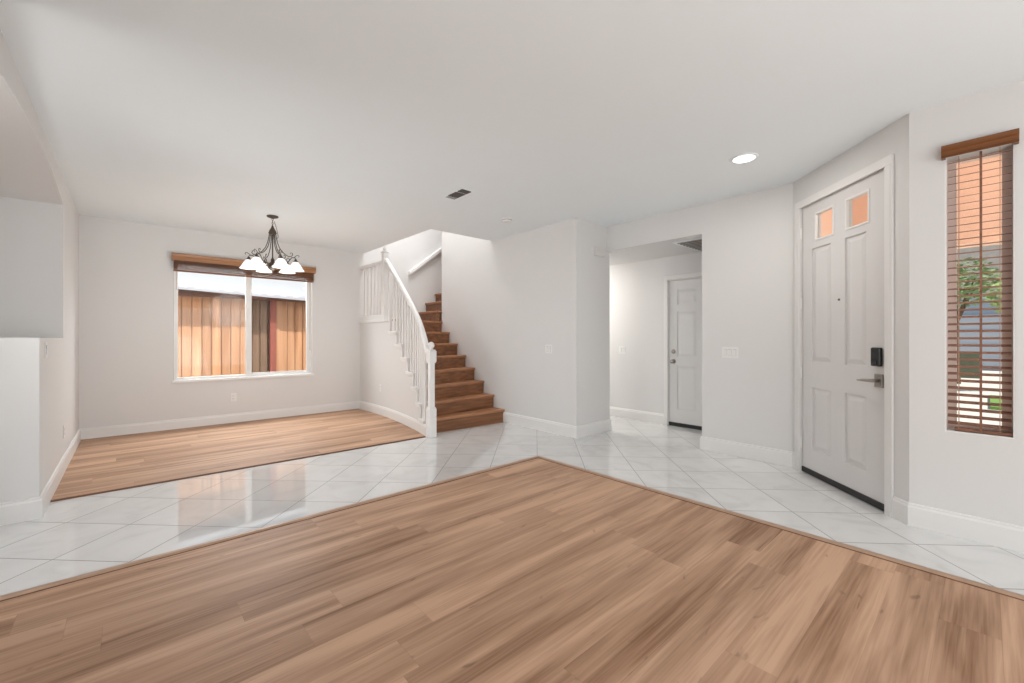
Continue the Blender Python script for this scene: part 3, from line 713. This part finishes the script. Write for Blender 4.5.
# rz so that local -y points into the room
plate('switch_plate', (XS, 3.87, 1.10), -PI / 2, 2, 'switch', 'white double light switch on the wall right of the stair steps')
plate('switch_plate', (XF, 3.80, 1.06), -PI / 2, 2, 'switch', 'white light switch on the far hall wall near the six-panel door')
plate('switch_plate', (XH, 1.82, 1.09), -PI / 2, 3, 'switch', 'white triple light switch between the hall opening and front door')
plate('switch_plate', (XL, 4.64, 1.155), PI / 2, 1, 'switch', 'white single light switch at the edge of the arched alcove')
plate('wall_outlet', (XL, 5.75, .37), PI / 2, 1, 'outlet', 'white outlet low on the wall past the arched alcove')
plate('wall_outlet', (1.10, YB, .385), 0, 1, 'outlet', 'white outlet low on the wall under the dining window')
plate('wall_outlet', (curve_x(6.55) - .0005, 6.55, .44), -PI / 2, 1, 'outlet', 'white outlet low on the curved wall below the stairs')
cb_ = empty('door_chime', (4.575, YJ, 2.375), 0, 'white door chime box high on the short wall by the hall opening', 'door chime')
bm = B(); box(bm, -.10, .10, -.045, -.0005, -.055, .055); newobj('housing', bm, plain('chime_plastic', (.70, .67, .64, 1), .5), cb_, bevel=.008)
bm = B(); box(bm, -.085, .085, -.047, -.045, -.040, -.012); newobj('speaker_strip', bm, M_wall, cb_)

# ------------------------------------------------------------------ outside: back yard fence and neighbour
bm = B(); box(bm, -30, 60, -30, 40, -.40, -.16); struct('ground_outside', bm, M_conc)
fe = empty('wood_fence', (1.5, 9.0, 0), 0, 'tall cedar plank fence outside the dining window', 'fence')
OF = (1.5, 9.0, 0)
random.seed(11)
bm = B(); x = -1.6
def plank(bm, x, wd, y, top, dz=0):
    t = .018 + random.uniform(-.002, .004); yo = random.uniform(-.014, .014); lean = random.uniform(-.006, .006)
    box(bm, x + .003, x + wd - .003, y + yo, y + yo + t, -.15, top, M=Matrix.Translation((x, y, 0)) @ Matrix.Rotation(lean, 4, 'Z') @ Matrix.Translation((-x, -y, 0)))
while x < 1.50: wd = .135; plank(bm, x, wd, 9.0, 1.985); x += wd + .004
wpart('fence_panel', bm, M_fence, fe, OF)
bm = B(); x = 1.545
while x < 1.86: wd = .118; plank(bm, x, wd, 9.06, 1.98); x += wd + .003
wpart('gate_panel', bm, M_fence_shaded, fe, OF)
bm = B(); x = 2.10
while x < 5.5: wd = .135; plank(bm, x, wd, 9.02, 1.975); x += wd + .004
wpart('fence_panel', bm, M_fence, fe, OF)
bm = B(); box(bm, 1.93, 2.03, 8.92, 9.02, -.15, 1.97); wpart('post', bm, M_post, fe, OF)
bm = B(); box(bm, 2.03, 2.10, 8.985, 9.05, -.15, 1.97); wpart('post', bm, M_fence, fe, OF)
bm = B(); box(bm, -1.6, 5.5, 8.965, 9.06, 1.955, 2.03); wpart('top_rail', bm, M_beam, fe, OF)
nh = empty('neighbour_house', (1.5, 11, 0), 0, 'neighbouring house with a white roof just above the fence', 'house')
ON = (1.5, 11, 0)
bm = B(); ez = lambda x: 2.118 - .0387 * (x - .56)
pts = []
xs = [-6 + i * .105 for i in range(140)]
top = []; bot = []
for i, x in enumerate(xs):
    r = .012 * math.sin(x * 2 * PI / .21)
    a_ = bm.verts.new((x, 8.64 + r, ez(x) + r * .6)); b_ = bm.verts.new((x, 13.5, ez(x) + 1.55 + r * .6)); c_ = bm.verts.new((x, 8.64 + r, ez(x) - .05)); d_ = bm.verts.new((x, 13.5, ez(x) + 1.45))
    top.append((a_, b_, c_, d_))
for p, q in zip(top, top[1:]):
    bm.faces.new((p[0], q[0], q[1], p[1])); bm.faces.new((p[2], p[3], q[3], q[2])); bm.faces.new((p[0], p[2], q[2], q[0])); bm.faces.new((p[1], q[1], q[3], p[3]))
wpart('roof', bm, M_roofw, nh, ON)
bm = B()
v = [bm.verts.new(p) for p in [(-6, 8.64, ez(-6) - .085), (8.6, 8.64, ez(8.6) - .085), (8.6, 8.64, ez(8.6) - .03), (-6, 8.64, ez(-6) - .03), (-6, 8.66, ez(-6) - .085), (8.6, 8.66, ez(8.6) - .085), (8.6, 8.66, ez(8.6) - .03), (-6, 8.66, ez(-6) - .03)]]
for f in ((0, 1, 2, 3), (4, 7, 6, 5), (0, 4, 5, 1), (3, 2, 6, 7), (0, 3, 7, 4), (1, 5, 6, 2)): bm.faces.new([v[i] for i in f])
wpart('fascia', bm, M_fascia, nh, ON)
bm = B(); box(bm, -6, 8.6, 10.6, 13.4, -.16, 2.35); wpart('wall', bm, M_peach, nh, ON)

# ------------------------------------------------------------------ outside: porch and street
bm = B()
# arched porch wall at x = 6.3, opening y -.75..1.1
ay0, ay1, asz, atz = -.85, .98, 1.98, 2.18
for a, b, c, d in ((-5, ay0, -.16, 3.5), (ay1, 1.9, -.16, 3.5)): box(bm, 6.15, 6.45, a, b, c, d)
ap = [(ay0 + (ay1 - ay0) * i / 20, asz + (atz - asz) * math.sqrt(max(0, 1 - ((i - 10) / 10) ** 2))) for i in range(21)]
prism_axis(bm, ap[::-1] + [(ay0, 3.5), (ay1, 3.5)], 6.15, 6.45, 'x')
struct('wall_porch', bm, M_peach)
bm = B(); box(bm, 5.85, 6.15, 1.24, 1.9, -.16, 3.5); box(bm, 4.87, 6.15, 1.12, 1.235, -.16, 3.5); struct('wall_porch_side', bm, M_peach)
bm = B(); box(bm, 3.99, 4.12, -5, -.4, -.16, 3.5); struct('wall_porch_house', bm, M_peach)
bm = B(); prism(bm, [(4.2, -.8), (6.15, -.8), (6.15, 1.9), (4.95, 1.9), (4.2, .9)], 3.40, 3.5); struct('porch_sun_block', bm, M_peach)  # unseen partial slab, added to keep the sun off the porch side wall
gh = empty('street_house', (28, 1, 0), 0, 'blue-grey house across the street behind the sidelight window', 'house')
OG = (28, 1, 0)
M_blue = plain('blue_grey_siding', (.34, .44, .58, 1), .8, noise=.05, scale=2); M_roofg = plain('grey_shingles', (.55, .52, .50, 1), .9, noise=.2, scale=6)
bm = B(); box(bm, 28, 36, -8, 9, -.16, 3.0); wpart('wall', bm, M_blue, gh, OG)
bm = B(); prism_axis(bm, [(-8.5, 3.0), (9.5, 3.0), (.5, 5.6)], 27.6, 36.4, 'x'); wpart('roof', bm, M_roofg, gh, OG)
bm = B(); box(bm, 27.93, 28, -1.6, .9, -.16, 2.3)
for i in range(4): box(bm, 27.90, 27.93, -1.55, .85, -.1 + i * .6, .42 + i * .6)
wpart('garage_door', bm, plain('garage_white', (.5, .56, .66, 1), .6), gh, OG)
bm = B(); box(bm, 12.6, 15.2, -3.5, -.06, -.16, -.10); tag(newobj('front_lawn', bm, plain('grass_green', (.16, .30, .07, 1), .95, noise=.35, scale=30)), 'green lawn patch beside the bright driveway', 'lawn', kind='stuff')
def foliage(bm, c, r, n, sz, rnd):
    for _ in range(n):
        v = Vector((rnd.gauss(0, 1), rnd.gauss(0, 1), rnd.gauss(0, 1))).normalized() * (rnd.random() ** .4); p = Vector(c) + Vector((v.x * r[0], v.y * r[1], v.z * r[2]))
        R = Matrix.Rotation(rnd.uniform(0, 6.28), 3, 'Z') @ Matrix.Rotation(rnd.uniform(0, 3.14), 3, 'X')
        s = sz * rnd.uniform(.6, 1.3)
        bm.faces.new([bm.verts.new(p + R @ Vector(q)) for q in ((-s, 0, 0), (0, -s * .45, 0), (s, 0, 0), (0, s * .45, 0))])
M_hedge = plain('hedge_green', (.13, .15, .10, 1), .8, noise=.4, scale=3); M_leaf = plain('leaf_green', (.24, .34, .16, 1), .7, noise=.4, scale=3); M_leafl = plain('leaf_light_green', (.42, .55, .25, 1), .7, noise=.4, scale=3); M_bark = plain('bark', (.12, .08, .05, 1), .9, noise=.3, scale=12)
rnd = random.Random(5)
for (x, y, h_, r_, mt, lab) in ((19, .62, 3.1, 1.0, M_leaf, 'dark green tree seen through the sidelight window'), (17, -.75, 2.5, .75, M_leafl, 'light green tree beside the lawn outside the sidelight')):
    t = empty('tree', (x, y, -.16), 0, lab, 'tree')
    bm = B(); tube(bm, [(0, 0, 0), (.03, .02, h_ * .5), (-.02, .04, h_)], [.11, .08, .05], 8)
    for q in range(5):
        a = q * 1.3; tube(bm, [(0, 0, h_ * .6), (.3 * math.cos(a) * r_, .3 * math.sin(a) * r_, h_ * .85), (.6 * math.cos(a) * r_, .6 * math.sin(a) * r_, h_ + .1)], [.05, .03, .015], 6)
    newobj('trunk', bm, M_bark, t)
    bm = B(); foliage(bm, (0, 0, h_), (r_, r_, r_ * .8), 900, .10, rnd); newobj('foliage', bm, mt, t)
bm = B(); box(bm, 22.0, 22.9, .15, 6.0, -.16, .75); foliage(bm, (22.4, 3.0, .4), (.6, 3.0, .5), 2500, .09, rnd)
tag(newobj('hedge', bm, M_hedge), 'low dark clipped hedge in front of the street house', 'hedge')
